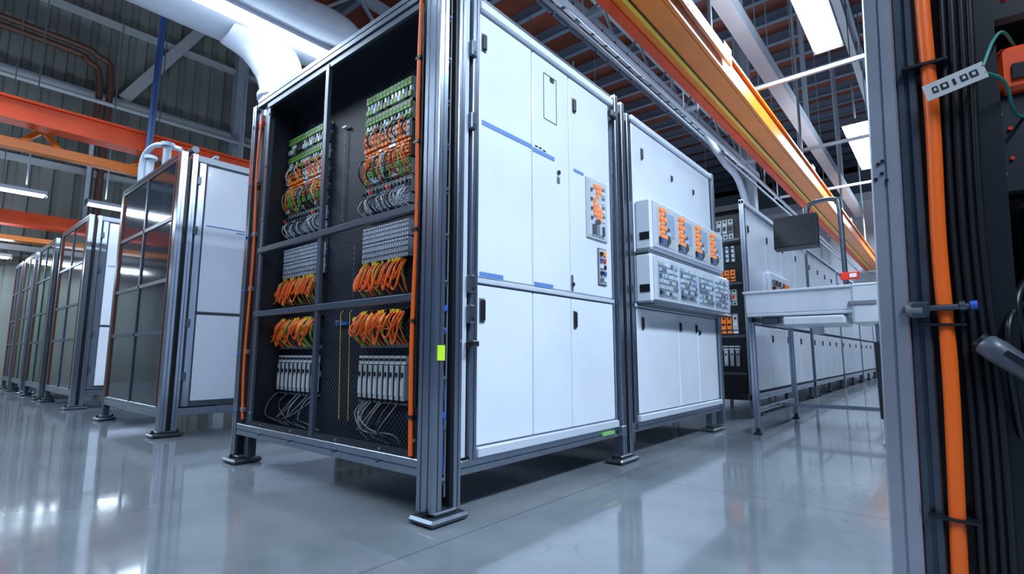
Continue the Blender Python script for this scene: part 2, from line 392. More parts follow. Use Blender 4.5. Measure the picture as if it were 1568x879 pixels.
# ---------------------------------------------------------------- cabinet helpers
def foot(b,x,y,lx,ly):
    b.box(x-lx/2,x+lx/2,y-ly/2,y+ly/2,.004,.035,ALUD,.012); b.box(x-lx*.3,x+lx*.3,y-ly*.3,y+ly*.3,.035,.055,ALUD,.006)
    for sx in (-.38,.38): b.cyl((x+lx*sx,y,.035),(x+lx*sx,y,.06),.012,DARK,8); b.cyl((x+lx*sx,y,.06),(x+lx*sx,y,.068),.006,ALU,6)
def module_row(b,M,u0,u1,v0,v1,kind,n=None):
    n=n or max(3,int((u1-u0)/.034)); du=(u1-u0)/n; h=v1-v0
    b.mbox(M,u0-.01,u1+.01,v0+h*.42,v0+h*.58,0,.008,ALU)
    for i in range(n):
        a=u0+i*du+du*.10; c=u0+(i+1)*du-du*.10; k=R()
        if kind=='green':
            b.mbox(M,a,c,v0,v1,.008,.04,LGREY if k>.4 else MGREY); b.mbox(M,a,c,v0+h*.60,v1-h*.06,.04,.055,GREEN)
            b.mbox(M,a,c,v0+h*.05,v0+h*.3,.04,.055,GREEN if k>.6 else (WHITE2 if k>.3 else DARK))
            b.mbox(M,a+du*.2,c-du*.2,v0+h*.34,v0+h*.56,.04,.048,WHITE if k>.4 else DARK)
            b.mbox(M,a+du*.25,c-du*.25,v1-h*.28,v1-h*.15,.055,.057,DARK)
        elif kind=='orange':
            mm=[OMOD,OMOD,LGREY,OMOD][int(k*4)]
            b.mbox(M,a,c,v0,v1,.008,.04,MGREY); b.mbox(M,a,c,v0+h*(.15+.1*R()),v1-h*.15*R(),.04,.06,mm)
            b.mbox(M,a,c,v0,v0+h*.12,.04,.05,OMOD if k<.6 else WHITE); b.mbox(M,a+du*.15,c-du*.3,v1-h*.3,v1-h*.2,.06,.064,DARK)
            b.mbox(M,a+du*.1,c-du*.1,v0+h*.4,v0+h*.5,.06,.064,YEL if k>.7 else (WHITE if k>.5 else DARK))
        elif kind=='breaker':
            b.mbox(M,a,c,v0,v1,.008,.035,LGREY); b.mbox(M,a,c,v0+h*.28,v0+h*.72,.035,.055,WHITE2 if k>.35 else MGREY,.003)
            b.mbox(M,a+du*.2,c-du*.2,v0+h*.42,v0+h*.62,.055,.07,DARK if k<.85 else RED); b.mbox(M,a+du*.2,c-du*.25,v0+h*.05,v0+h*.16,.035,.038,DARK)
            b.mbox(M,a+du*.2,c-du*.25,v1-h*.16,v1-h*.05,.035,.038,DARK)
            if k>.8: b.mbox(M,a+du*.1,c-du*.2,v0+h*.64,v0+h*.7,.055,.058,GREEN)
        elif kind=='din':
            b.mbox(M,a,c,v0,v1-h*.22,.008,.05,SILV,.003); b.mbox(M,a,c,v1-h*.2,v1,.008,.04,LGREY)
            b.mbox(M,a,c,v1-h*.12,v1-h*.06,.04,.043,DARK); b.mbox(M,a+du*.15,c-du*.25,v0+h*.1,v0+h*.45,.05,.053,LGREY); 
            b.mbox(M,c-du*.2,c,v0,v1-h*.22,.05,.054,DARK); b.mbox(M,a+du*.15,c-du*.35,v0+h*.52,v0+h*.62,.05,.054,DARK)
            b.mbox(M,a+du*.1,c-du*.2,v0-h*.06,v0,.008,.04,DARK)
        elif kind=='ribs':
            b.mbox(M,a,a+du*.45,v0,v1,.008,.05,WHITE2); b.mbox(M,a+du*.45,c,v0,v1,.008,.03,DARK)
            for t in (.2,.5,.8): b.mbox(M,a,a+du*.45,v0+h*t,v0+h*t+h*.07,.05,.053,DARK)
def wires(b,M,u0,u1,va,vb,n,mats,r=.004,amp=.02):
    for i in range(n):
        u=u0+(u1-u0)*(i+.5)/n+(R()-.5)*.01; o=amp*(R()-.5)*2
        pts=[M(u,va,.03),M(u+o,va+(vb-va)*.3,.07+.02*R()),M(u-o,va+(vb-va)*.7,.07+.02*R()),M(u+(R()-.5)*.01,vb,.03)]
        b.tube(spline(pts,4),r,random.choice(mats),5,False)
def loops(b,M,u0,u1,v0,v1,n,r=.0065,down=True):
    h=v1-v0
    b.mbox(M,u0,u1,v1-h*.1 if down else v0,v1 if down else v0+h*.1,0,.04,DARK2)
    for i in range(n):
        u=u0+(u1-u0)*(i+.3)/n; w=(u1-u0)/n*(1.1+1.1*R()); a=v1-h*.08; c=v0+h*(.02+.4*R())
        pts=[M(u,a,.04),M(u-.01,a+(c-a)*.3,.085),M(u+w*.1,a+(c-a)*.85,.10),M(u+w*.5,c,.09),M(u+w*.9,a+(c-a)*.7,.08),M(min(u+w*.85,u1+.02),a+(c-a)*.25,.05)]
        b.tube(spline(pts,5),r,ORANGE,7)
        b.mbox(M,u-.010,u+.010,a-.012,a+.012,.03,.055,YEL if i%3 else DARK)
        b.mbox(M,u+w*.85-.008,u+w*.85+.008,a+(c-a)*.25-.01,a+(c-a)*.25+.012,.035,.06,[DARK,YEL,MGREY][i%3])
        if i%2: b.tube(spline([M(u+.01,a,.03),M(u+.03,(a+c)/2,.05),M(u,c,.03)],5),.004,DARK,5)
        if i%3==0: b.tube(spline([M(u+.02,a,.03),M(u+.0,(a+c)/2,.07),M(u+.02,c,.03)],5),.0035,GREEN,5)
def white_door(b,x0,x1,z0,z1,y,c=.006):
    b.box(x0+.004,x1-.004,y,y+.03,z0+.004,z1-.004,WHITE,c)
def handle(b,x,z,y,h=.09,w=.028):
    b.box(x-w/2-.004,x+w/2+.004,y-.004,y,z-h/2-.006,z+h/2+.006,MGREY); b.box(x-w/2,x+w/2,y-.018,y-.004,z-h/2,z+h/2,DARK,.005)
def knob(b,x,z,y): b.cyl((x,y,z),(x,y-.012,z),.014,ALUD,12); b.cyl((x,y-.012,z),(x,y-.016,z),.008,DARK,10)

# ---------------------------------------------------------------- MAIN cabinet
b=B("electrical_control_cabinet")
HT=2.66
b.slot('z',.05,HT,1.585,1.645,1.79,1.90,ALU)
b.box(1.645,1.70,1.845,1.88,.05,HT,DARK)
b.slot('z',.05,HT,1.712,1.757,1.785,1.86,ALU)
b.box(1.70,1.712,1.80,1.86,.05,HT,DARK)
z=.15
while z<2.6:
    b.box(1.655,1.695,1.825,1.847,z,z+.035,MGREY,.004); b.cyl((1.676,1.825,z+.017),(1.676,1.812,z+.017),.008,BLUEC if int(z*10)%4==0 else ALUD,8); z+=.23
b.tube([(1.662,1.82,.1),(1.662,1.82,2.6)],.006,DARK,6); b.tube([(1.69,1.825,.1),(1.69,1.825,2.6)],.005,MGREY,6)
b.tube(spline([(1.676,1.82,.2),(1.67,1.82,.35),(1.68,1.82,.5),(1.672,1.83,.7)],5),.003,BLUEC,6)
for z in (.45,.95): b.box(1.66,1.69,1.815,1.84,z,z+.03,BLUEC,.004)
foot(b,1.665,1.83,.23,.17)
b.box(1.60,1.645,1.786,1.79,.72,.79,LIME)
b.box(1.765,1.80,1.80,1.86,.26,HT,WHITE2,.004); b.box(1.80,1.815,1.82,1.86,.26,HT,GAPM); b.slot('z',.25,HT,1.815,1.86,1.785,1.85,ALU)
for z in (.9,1.05,1.9,2.3): b.box(1.79,1.83,1.77,1.80,z,z+.09,ALUD,.006); b.cyl((1.81,1.768,z+.02),(1.81,1.772,z+.02),.008,DARK,8)
b.cyl((1.80,1.79,.80),(1.80,1.745,.80),.018,DARK,10); b.box(1.78,1.83,1.74,1.76,.785,.815,DARK,.005)
b.box(1.86,3.30,1.84,3.66,.22,2.60,WHITE2)
b.box(1.82,1.86,1.90,3.70,.22,2.60,PERF)
b.box(1.62,1.82,1.92,3.72,.20,.235,DARK2); b.box(1.62,1.82,1.92,3.72,2.575,2.60,DARK2); b.box(1.64,1.82,1.86,1.90,.22,2.6,DARK2); b.box(1.66,1.86,3.70,3.74,.22,2.6,DARK2)
FY=1.80
b.box(1.865,3.27,1.825,1.845,.255,2.62,GAPM)
xs=[1.868,2.335,2.73,3.265]
for i in range(3):
    white_door(b,xs[i],xs[i+1],.30,1.105,FY)
    white_door(b,xs[i],xs[i+1],1.135,2.60,FY)
b.box(1.865,3.27,1.79,1.83,1.107,1.133,WHITE2,.003)
b.box(1.865,3.27,1.775,1.83,.252,.298,WHITE2,.004)
b.box(1.865,3.30,1.775,1.85,2.603,2.655,WHITE,.006)
b.slot('x',1.755,3.32,1.79,1.85,.185,.25,ALU)
b.box(1.86,3.30,1.80,1.84,2.66,2.70,ALU,.004)
def tape(x0,x1,z,h=.026): b.box(x0,x1,FY-.0025,FY,z-h/2,z+h/2,BLUE)
tape(1.895,2.33,1.975); tape(2.34,2.56,1.965); tape(2.78,2.90,1.96,.02); tape(1.885,2.07,1.155); tape(2.345,2.53,1.152)
for (x,z) in ((2.36,1.99),(2.40,1.99),(2.44,1.985)): b.box(x,x+.025,FY-.004,FY,z,z+.006,DARK)
handle(b,1.905,2.43,FY); handle(b,2.79,2.41,FY); handle(b,1.905,.97,FY,.11,.03); handle(b,2.765,.965,FY,.10,.025)
for (a0,a1,c0,c1) in ((2.45,2.59,2.20,2.205),(2.45,2.59,2.50,2.505),(2.45,2.455,2.20,2.505),(2.585,2.59,2.20,2.505)): b.box(a0,a1,FY-.002,FY,c0,c1,GAPM)
b.box(2.52,2.56,FY-.004,FY,2.47,2.50,DARK)
knob(b,2.60,1.89,FY); b.box(2.585,2.615,FY-.004,FY,1.82,1.86,MGREY)
knob(b,2.745,1.19,FY); b.box(2.735,2.75,FY-.006,FY,1.145,1.25,MGREY)
M=mapY(FY)
b.mbox(M,2.92,3.19,1.53,1.96,0,.012,LGREY,.004); b.mbox(M,2.94,3.17,1.55,1.94,.012,.014,WHITE2)
for r_ in range(8):
    v=1.905-r_*.033
    for u in (3.00,3.035,3.07):
        if R()>.15: b.mbox(M,u,u+.026,v-.011,v+.011,.014,.03,OGLOW); b.mbox(M,u+.008,u+.018,v-.004,v+.004,.030,.032,YEL)
    if r_%2: b.mbox(M,2.965,2.985,v-.01,v+.01,.014,.022,DARK)
    b.mbox(M,3.115,3.15,v-.008,v+.008,.014,.02,[MGREY,WHITE][r_%2])
for k in range(4):
    b.mbox(M,2.98+k*.04,3.005+k*.04,1.56,1.63,.014,.032,[DARK,MGREY,WHITE2,DARK][k],.003)
b.cyl(M(3.04,1.65,.014),M(3.04,1.65,.035),.02,DARK,12)
b.mbox(M,2.92,3.19,1.53,1.96,.036,.038,CLEAR)
b.mbox(M,3.06,3.17,1.22,1.48,0,.010,MGREY,.003)
b.mbox(M,3.07,3.16,1.23,1.47,.010,.012,LGREY)
for k in range(5):
    v=1.44-k*.045; b.mbox(M,3.075,3.105,v-.014,v+.01,.012,.025,[DARK,BLUEC,WHITE,DARK,MGREY][k]); b.mbox(M,3.118,3.15,v-.014,v+.01,.012,.022,[OGLOW,RED,DARK,BLUEC,WHITE][k])
b.box(3.05,3.20,1.775,1.79,.215,.235,mat("label_green",(.2,.5,.15),.5)); 
b.slot('z',.05,2.70,3.32,3.37,1.775,1.85,ALU)
b.box(3.37,3.395,1.82,1.86,.05,2.62,DARK)
foot(b,3.36,1.81,.26,.14)
b.box(3.25,3.33,1.76,1.80,2.50,2.56,DARK,.01); b.box(3.27,3.33,1.75,1.79,.19,.26,ALU,.005)
b.slot('y',1.90,3.84,1.59,1.64,.195,.27,ALU)
b.slot('y',1.90,3.84,1.59,1.64,2.59,2.66,ALUD)
b.box(1.605,1.62,1.925,1.95,.27,2.585,DARK2); b.box(1.605,1.62,3.66,3.70,.27,2.585,FRAME)
b.box(1.60,1.62,1.95,3.70,2.55,2.59,FRAME); b.box(1.60,1.62,1.95,3.70,.27,.30,DARK2)
b.box(1.595,1.62,2.845,2.885,.28,2.57,FRAME,.003)
for z in (1.475,1.025): b.box(1.59,1.62,1.93,3.70,z-.018,z+.018,FRAME,.003)
for z in (.35,.8,1.25,1.7,2.1,2.5):
    for y in (1.94,3.68): b.cyl((1.605,y,z),(1.598,y,z),.009,ALU,8)
for y in (2.2,2.6,3.1,3.5): b.cyl((1.60,y,.285),(1.594,y,.285),.008,ALU,8); b.cyl((1.589,y,.23),(1.584,y,.23),.012,ALUD,8)
b.tube(spline([(1.595,1.955,.28),(1.59,1.96,.8),(1.595,1.95,1.4),(1.59,1.957,2.0),(1.595,1.955,2.58)],8),.011,ORANGE,8)
b.tube(spline([(1.60,1.935,.5),(1.592,1.93,1.1),(1.60,1.935,1.9),(1.592,1.93,2.55)],8),.006,DARK,6)
for z in (.45,.9,1.35,1.8,2.25): b.box(1.58,1.605,1.935,1.975,z,z+.015,DARK)
b.slot('z',.05,2.62,1.59,1.65,3.86,3.92,ALU); b.slot('z',.05,2.58,1.62,1.68,3.72,3.77,ALUD); b.box(1.64,1.66,3.77,3.86,.25,2.55,DARK)
b.tube(spline([(1.61,3.80,.3),(1.60,3.81,.7),(1.61,3.80,1.5),(1.60,3.81,2.1),(1.61,3.80,2.53)],8),.009,ORANGE,8)
for z in (.35,.75,1.2,1.6,2.0,2.45): b.box(1.60,1.625,3.78,3.83,z,z+.03,RED if z>2 else MGREY,.004); b.cyl((1.585,3.89,z),(1.59,3.89,z),.012,BLUEC,8)
b.box(1.60,1.70,3.84,3.90,.05,.25,DARK); foot(b,1.65,3.86,.20,.20)
b.slot('z',.05,.25,3.25,3.31,3.55,3.61,ALUD); foot(b,3.28,3.58,.14,.14)
b.box(1.60,3.32,3.72,3.76,2.60,2.66,ALU)
M=mapX(1.82)
for (u0,u1) in ((3.16,3.68),(2.235,2.68)):
    b.mbox(M,u0-.02,u1+.02,1.56,2.36,0,.006,DARK2)
    module_row(b,M,u0,u1,2.22,2.35,'green'); module_row(b,M,u0,u1,2.095,2.20,'green')
    module_row(b,M,u0,u1,1.96,2.08,'orange',13); module_row(b,M,u0,u1,1.87,1.95,'orange',11)
    module_row(b,M,u0,u1,1.77,1.86,'green'); module_row(b,M,u0,u1,1.665,1.76,'breaker',13); module_row(b,M,u0,u1,1.60,1.65,'ribs',18)
    b.mbox(M,u0-.02,u1+.02,1.565,1.585,0,.03,ALU)
    for v in (2.208,2.087,1.865): b.mbox(M,u0,u1,v-.006,v+.006,0,.045,DARK)
    wires(b,M,u0,u1,1.96,1.76,16,[ORANGE,ORANGE,LGREY,DARK,GREEN,DARK],.0045); wires(b,M,u0,u1,1.70,1.58,16,[LGREY,DARK,WHITE,DARK],.0035); wires(b,M,u0,u1,2.13,1.98,10,[ORANGE,ORANGE,WHITE2,DARK])
    b.mbox(M,u0-.02,u1+.02,1.08,1.53,0,.006,DARK2)
    module_row(b,M,u0,u1,1.41,1.50,'ribs',20); module_row(b,M,u0,u1,1.29,1.40,'ribs',20)
    loops(b,M,u0,u1,1.08,1.29,8); loops(b,M,u0,u1,1.10,1.29,6,.005); wires(b,M,u0,u1,1.29,1.09,14,[DARK,ORANGE,GREEN,YEL,RED],.004,.03)
    loops(b,M,u0,u1,.80,1.00,8); loops(b,M,u0,u1,.84,1.00,5,.005); wires(b,M,u0,u1,1.0,.80,22,[ORANGE,ORANGE,YEL,DARK,GREEN],.005,.03)
    b.mbox(M,u0,u1,.785,.81,0,.03,MGREY)
    module_row(b,M,u0,u1,.50,.74,'din',9)
    b.mbox(M,u0,u1,.475,.49,0,.03,MGREY)
    for i in range(9):
        ua=u0+(u1-u0)*R(); ub=u0+(u1-u0)*R()
        b.tube(spline([M(ua,.48,.03),M(ua,.42,.09),M((ua+ub)/2,.33+.03*R(),.12),M(ub,.30+.03*R(),.08),M(ub-.15*R(),.27,.05)],6),.004,random.choice([DARK,MGREY,MGREY,MGREY]),6)
z=1.62
while z<2.24: b.mbox(M,2.962+(.004 if int(z*60)%2 else 0),2.974,z,z+.008,.01,.016,MGREY); z+=.02
b.mbox(M,2.945,2.99,2.25,2.262,0,.03,WHITE2)
for u in (2.80,3.72,2.90): b.tube([M(u,.35,.02),M(u+.01,1.0,.03),M(u,1.02,.02)],.002,YEL,5)
b.tube([M(2.80,1.1,.02),M(2.80,1.42,.02)],.003,MGREY,5)
b.mbox(M,2.86,2.98,.93,.95,0,.02,BLUEC); b.mbox(M,2.93,2.97,.95,.96,0,.03,MGREY)
b.finish()

# ---------------------------------------------------------------- SECOND cabinet
b=B("electrical_control_cabinet")
b.slot('z',.05,2.68,3.42,3.47,1.775,1.85,ALU); b.box(3.47,3.52,1.82,1.86,.2,2.6,DARK); b.slot('z',.2,2.64,3.54,3.58,1.79,1.86,ALU)
b.box(3.60,5.40,1.85,3.66,.22,2.60,WHITE2)
b.box(3.60,5.42,1.825,1.85,.255,2.62,GAPM)
b.box(3.58,3.62,1.80,1.85,.25,2.62,ALUD)
white_door(b,3.625,5.40,1.135,2.60,1.80)
for a,c in ((3.625,4.42),(4.42,4.88),(4.88,5.40)): white_door(b,a,c,.30,1.105,1.80)
b.box(3.60,5.42,1.79,1.83,1.107,1.133,WHITE2,.003)
b.box(3.60,5.42,1.775,1.85,2.603,2.65,WHITE,.006); b.slot('x',3.47,5.44,1.79,1.85,.185,.25,ALU); b.box(3.60,5.42,1.775,1.83,.252,.298,WHITE2,.004)
handle(b,3.72,.985,1.80,.09,.022); handle(b,3.80,2.38,1.80,.09,.02); handle(b,4.46,.985,1.80,.07,.02); handle(b,4.84,.985,1.80,.07,.02)
handle(b,4.40,2.33,1.80,.05,.015); handle(b,4.92,2.33,1.80,.05,.015); handle(b,4.92,.95,1.80,.04,.02)
b.slot('z',.05,2.66,5.42,5.48,1.775,1.85,ALU); b.slot('z',.05,.22,5.22,5.28,1.82,1.88,ALU); foot(b,5.30,1.84,.34,.14)
b.slot('z',.05,.25,5.36,5.42,3.5,3.56,ALUD); foot(b,5.39,3.53,.14,.14)
M=mapY(1.80)
PBL=mat("panel_pale_blue",(.28,.38,.52),.3)
for (u0,u1,v0,v1,kind) in ((3.64,5.28,1.545,1.955,0),(3.62,5.42,1.135,1.515,1)):
    b.mbox(M,u0,u1,v0,v1,0,.14,WHITE,.018)
    b.mbox(M,u0+.02,u1-.02,v0+.02,v1-.02,.14,.15,WHITE2,.006)
    b.box(u0-.004,u0,1.68,1.76,v0+.08,v0+.14,DARK) 
    k=4; w=(u1-u0-.12)/k
    for i in range(k):
        a=u0+.08+i*w; c=a+w-.04
        b.mbox(M,a,c,v0+.05,v1-.05,.15,.153,LGREY)
        N=lambda u,v,q:M(u,v,.153+q)
        if kind==0:
            for r_ in range(7):
                v=v1-.075-r_*.036; uu=a+.04+(.015 if r_%2 else 0)
                b.mbox(N,uu,uu+.048,v-.012,v+.012,0,.018,OGLOW); b.mbox(N,uu+.012,uu+.026,v-.004,v+.004,.018,.020,YEL)
                if r_%2==0: b.mbox(N,uu+.060,uu+.11,v-.012,v+.012,0,.018,OGLOW)
                else: b.mbox(N,uu+.055,uu+.085,v-.008,v+.008,0,.012,DARK)
                if r_>3: b.mbox(N,uu+.12,uu+.17,v-.010,v+.012,0,.012,[MGREY,DARK,WHITE][r_%3])
            b.mbox(N,a+.17,a+.33,v0+.14,v1-.08,0,.004,PBL)
            b.cyl(N(a+.18,v0+.10,0),N(a+.18,v0+.10,.02),.028,DARK,12)
            for q in range(4): b.mbox(N,a+.02+q*.045,a+.05+q*.045,v0+.06,v0+.11,0,.015,[DARK,BLUEC,MGREY,DARK][q])
        else:
            b.mbox(N,a,c,v0+.06,v1-.06,0,.002,PBL)
            for r_ in range(6):
                for q in range(8):
                    v=v1-.07-r_*.045; uu=a+.015+q*(c-a-.03)/8
                    b.mbox(N,uu,uu+(c-a)/13,v-.016,v+.010,0,.008+.012*R(),random.choice([WHITE,LGREY,PBL,WHITE,LGREY,MGREY] if r_<3 else [LGREY,MGREY,DARK,WHITE2]))
        b.mbox(M,a,c,v0+.05,v1-.05,.178,.180,CLEAR)
b.box(3.62,5.42,1.64,1.80,1.118,1.134,ALUD,.004); b.box(3.62,5.3,1.68,1.80,1.52,1.54,MGREY,.003)
b.finish()

# ---------------------------------------------------------------- glazed cabinets on the left
def side_cab(y0,y1,x1=3.4,H=2.70,glassm=SMOKE,detail=True):
    b=B("glazed_machine_cabinet"); x0=1.60
    b.slot('z',.05,H,x0,x0+.06,y0,y0+.09,ALU); b.box(x0+.06,x0+.10,y0+.04,y0+.09,.05,H-.05,DARK); b.slot('z',.05,H,x0+.10,x0+.15,y0,y0+.06,ALU)
    b.slot('z',.05,H-.02,x0,x0+.06,y1-.09,y1,ALUD); b.slot('z',.05,.3,x1-.06,x1,y0+.05,y0+.11,ALUD)
    foot(b,x0+.07,y0+.05,.26,.18); foot(b,x0+.03,y1-.05,.18,.22); foot(b,x1-.03,y0+.08,.14,.14)
    b.slot('y',y0+.09,y1-.09,x0,x0+.05,.18,.27,ALU); b.slot('y',y0+.09,y1-.09,x0,x0+.05,H-.08,H,ALUD)
    b.slot('x',x0+.15,x1,y0,y0+.06,.18,.25,ALU); b.box(x0+.15,x1,y0+.02,y0+.06,H-.06,H,WHITE2)
    b.box(x0,x1,y1-.05,y1-.02,H-.06,H,ALUD)
    b.box(x0+.5,x1,y0+.06,y1-.05,.22,H-.05,WHITE2); b.box(x0+.02,x0+.5,y0+.1,y1-.05,.20,.24,DARK2); b.box(x0+.48,x0+.5,y0+.1,y1-.05,.24,H-.08,DARK2)
    b.box(x0+.15,x0+.5,y0+.06,y0+.10,.24,H-.08,DARK2); b.box(x0+.02,x0+.5,y0+.1,y1-.05,H-.10,H-.08,DARK2)
    b.box(x0+.03,x0+.5,y1-.07,y1-.05,.24,H-.08,DARK2)
    b.box(x0-.006,x0+.02,y0+.10,y0+.115,.27,H-.08,COPPER); b.box(x0-.006,x0+.02,y1-.115,y1-.10,.27,H-.08,COPPER)
    ym=(y0+y1)/2; b.box(x0,x0+.03,ym-.02,ym+.02,.27,H-.08,FRAME)
    for z in (.95,1.45,2.05): b.box(x0,x0+.03,y0+.12,y1-.12,z-.018,z+.018,FRAME)
    b.box(x0+.012,x0+.018,y0+.12,y1-.12,.27,H-.08,glassm)
    M=mapX(x0+.48)
    for (u0,u1) in ((y0+.25,ym-.12),(ym+.12,y1-.25)):
        if detail:
            for (v0,v1,kk) in ((2.15,2.35,'din'),(1.6,1.85,'breaker'),(1.1,1.3,'ribs'),(.5,.75,'din')):
                if R()>.35: module_row(b,M,u0,u1,v0,v1,kk,8)
    f=y0+.01
    b.box(x0+.16,x1,f+.015,f+.05,.26,H-.07,GAPM)
    b.box(x0+.17,x0+.23,f,f+.03,.26,H-.07,ALU,.004)
    a=x0+.245
    b.box(a,x1-.006,f-.005,f+.03,.31,1.125,WHITE,.006); b.box(a,x1-.006,f-.005,f+.03,1.155,H-.09,WHITE,.006)
    b.box(a+.02,x1-.1,f-.008,f-.005,2.0,2.012,BLUE)
    b.box(x0+.55,x0+.70,f-.009,f-.005,1.975,1.985,BLUE)
    for z in (.5,1.0,1.9,2.4): b.box(x0+.15,x0+.19,f-.02,f,z,z+.08,ALUD,.005)
    return b
b=side_cab(5.50,7.50)
b.tube(spline([(1.75,5.6,2.78),(1.75,6.6,2.80),(1.75,7.6,2.78)],4),.035,ALUD,8)
b.tube([(1.95,5.6,2.76),(1.95,7.4,2.76)],.02,PALE,8)
for y in (6.5,7.1): b.cyl((1.75,y,2.7),(1.75,y,3.05),.04,PALE,10); b.cyl((1.75,y,3.05),(1.75,y,3.09),.07,PALE,12)
b.tube(spline([(1.72,7.3,2.7),(1.72,7.3,3.1),(1.80,7.1,3.25),(2.0,6.9,3.2)],5),.03,PALE,8)
b.finish()
side_cab(9.15,11.0,2.9,2.72).finish()
side_cab(11.5,13.0,2.8,2.72,GREENREFL).finish()
side_cab(13.4,14.7,2.8,2.72,GREENREFL,False).finish()
side_cab(15.0,16.0,2.8,2.72,SMOKE,False).finish()

# ---------------------------------------------------------------- right-hand row
def row_cab(x0,x1):
    b=B("white_equipment_cabinet")
    y=1.80
    b.box(x0+.12,x1,y+.05,3.4,.28,2.58,WHITE2); b.box(x0+.05,x1,y+.025,y+.05,.27,2.60,GAPM)
    n=max(2,int((x1-x0)/.8)); w=(x1-x0-.08)/n
    for i in range(n):
        a=x0+.06+i*w; white_door(b,a,a+w,1.14,2.58,y); white_door(b,a,a+w,.30,1.10,y); handle(b,a+.08,2.3,y,.09,.022); handle(b,a+.08,.95,y,.09,.022)
    b.slot('x',x0,x1,y,y+.06,.2,.27,ALU); b.box(x0,x1,y-.02,y+.05,2.60,2.65,WHITE,.005)
    b.slot('z',.02,2.66,x0,x0+.05,y-.01,y+.05,ALU); 
    for xx in (x0+.3,(x0+x1)/2,x1-.1): b.slot('z',.03,.2,xx,xx+.05,y+.02,y+.07,ALUD); b.box(xx-.03,xx+.08,y-.01,y+.10,.003,.03,DARK)
    for xx in (x0+.3,x1-.1): b.box(xx,xx+.05,3.3,3.35,.003,.28,ALUD)
    return b
b=row_cab(6.6,10.2)
M=mapX(6.72)
b.box(6.62,6.72,1.86,3.4,.2,.28,DARK); b.box(6.62,6.72,1.86,3.4,2.55,2.62,DARK); b.slot('z',.02,2.62,6.60,6.66,2.75,2.82,ALUD)
b.box(6.71,6.73,1.86,3.4,.28,2.55,DARK)
for (v0,v1,k) in ((2.2,2.45,'breaker'),(1.9,2.1,'ribs'),(1.65,1.8,'orange'),(1.35,1.55,'breaker'),(1.0,1.25,'orange'),(.6,.85,'din')): module_row(b,M,1.95,2.65,v0,v1,k,10)
for z in (2.15,1.6,.95,.5): b.box(6.60,6.64,1.86,2.75,z,z+.03,ALUD)
M=mapY(1.80)
b.mbox(M,7.5,8.6,1.35,1.85,0,.05,WHITE,.01)
for i in range(9):
    for j in range(4): b.mbox(M,7.6+i*.1,7.66+i*.1,1.42+j*.09,1.48+j*.09,.05,.08,random.choice([OMOD,OMOD,MGREY,WHITE2,DARK]))
b.mbox(M,8.9,9.6,1.4,1.6,0,.03,LGREY,.01)
b.finish()
x=10.35
for k in range(5): row_cab(x,x+3.2).finish(); x+=3.3

# ---------------------------------------------------------------- work table with monitor arm
b=B("stainless_work_table")
tx0,tx1,ty0,ty1=5.25,6.95,.40,1.46
b.box(tx0,tx1,ty0,ty1,1.10,1.13,STEEL,.01)
for (a0,a1,c0,c1) in ((tx0,tx0+.03,ty0,ty1),(tx1-.03,tx1,ty0,ty1),(tx0+.03,tx1-.03,ty1-.03,ty1),(tx0+.03,tx1-.03,ty0,ty0+.03)): b.box(a0,a1,c0,c1,1.13,1.33,STEEL,.006)
b.box(tx0-.02,tx0+.04,ty0-.02,ty1+.02,1.32,1.345,STEEL,.006); b.box(tx0,tx1,ty1-.03,ty1+.02,1.32,1.345,STEEL,.006); b.box(tx0,tx1,ty0-.02,ty0+.04,1.32,1.345,STEEL,.006)
b.box(tx0-.02,tx0+.5,ty0-.05,ty0+.20,1.00,1.35,STEEL,.02); b.box(tx0-.03,tx0+.0,ty0+.02,ty0+.22,1.16,1.20,MGREY,.006)
b.box(tx0-.01,tx0+.5,ty0+.25,ty0+.75,1.00,1.09,STEEL,.02); b.box(tx0+.1,tx0+.5,ty0+.8,ty0+.95,1.03,1.10,ALUD,.01)
b.cyl((tx0+.25,ty0+.5,1.0),(tx0+.25,ty0+.5,.93),.045,WHITE2,12)
b.box(tx0+.02,tx1-.02,ty0+.02,ty0+.06,1.05,1.10,ALU); b.box(tx0+.02,tx1-.02,ty1-.06,ty1-.02,1.05,1.10,ALU)
for (x,y) in ((tx0+.02,ty0+.0),(tx0+.02,ty1-.06),(tx1-.08,ty0+.0),(tx1-.08,ty1-.06)):
    b.slot('z',.06,1.10,x,x+.05,y,y+.05,ALU); b.box(x+.005,x+.045,y+.005,y+.045,.0,.06,DARK,.008); b.box(x-.01,x+.06,y-.01,y+.06,.002,.02,DARK,.005)
b.box(tx0+.005,tx0+.085,ty0-.015,ty0+.065,.22,.85,DARK,.004)
b.slot('y',ty0+.05,ty1-.06,tx0+.9,tx0+.94,.20,.24,ALU); b.slot('x',tx0+.07,tx1-.08,ty1-.05,ty1-.01,.20,.24,ALU); b.slot('x',tx0+.07,tx1-.08,ty0+.01,ty0+.05,.20,.24,ALU)
b.cyl((6.2,.74,1.12),(6.2,.74,1.16),.07,ALUD,14)
b.tube(spline([(6.2,.74,1.11),(6.2,.74,1.8),(6.2,.745,2.28),(6.2,.78,2.36),(6.2,.9,2.37),(6.2,1.02,2.34),(6.2,1.05,2.2)],6),.024,ALUD,10)
b.rbox((6.2,1.16,2.06),(.12,.42,.36),(0.0,.12,0),DARK2); b.rbox((6.135,1.16,2.06),(.01,.38,.31),(0,.12,0),DARK)
b.box(6.17,6.20,.62,.78,1.50,1.58,RED,.006); b.box(6.16,6.17,.64,.70,1.52,1.56,WHITE)
b.box(6.3,6.7,.55,.8,1.13,1.45,WHITE2,.01); 
b.finish()

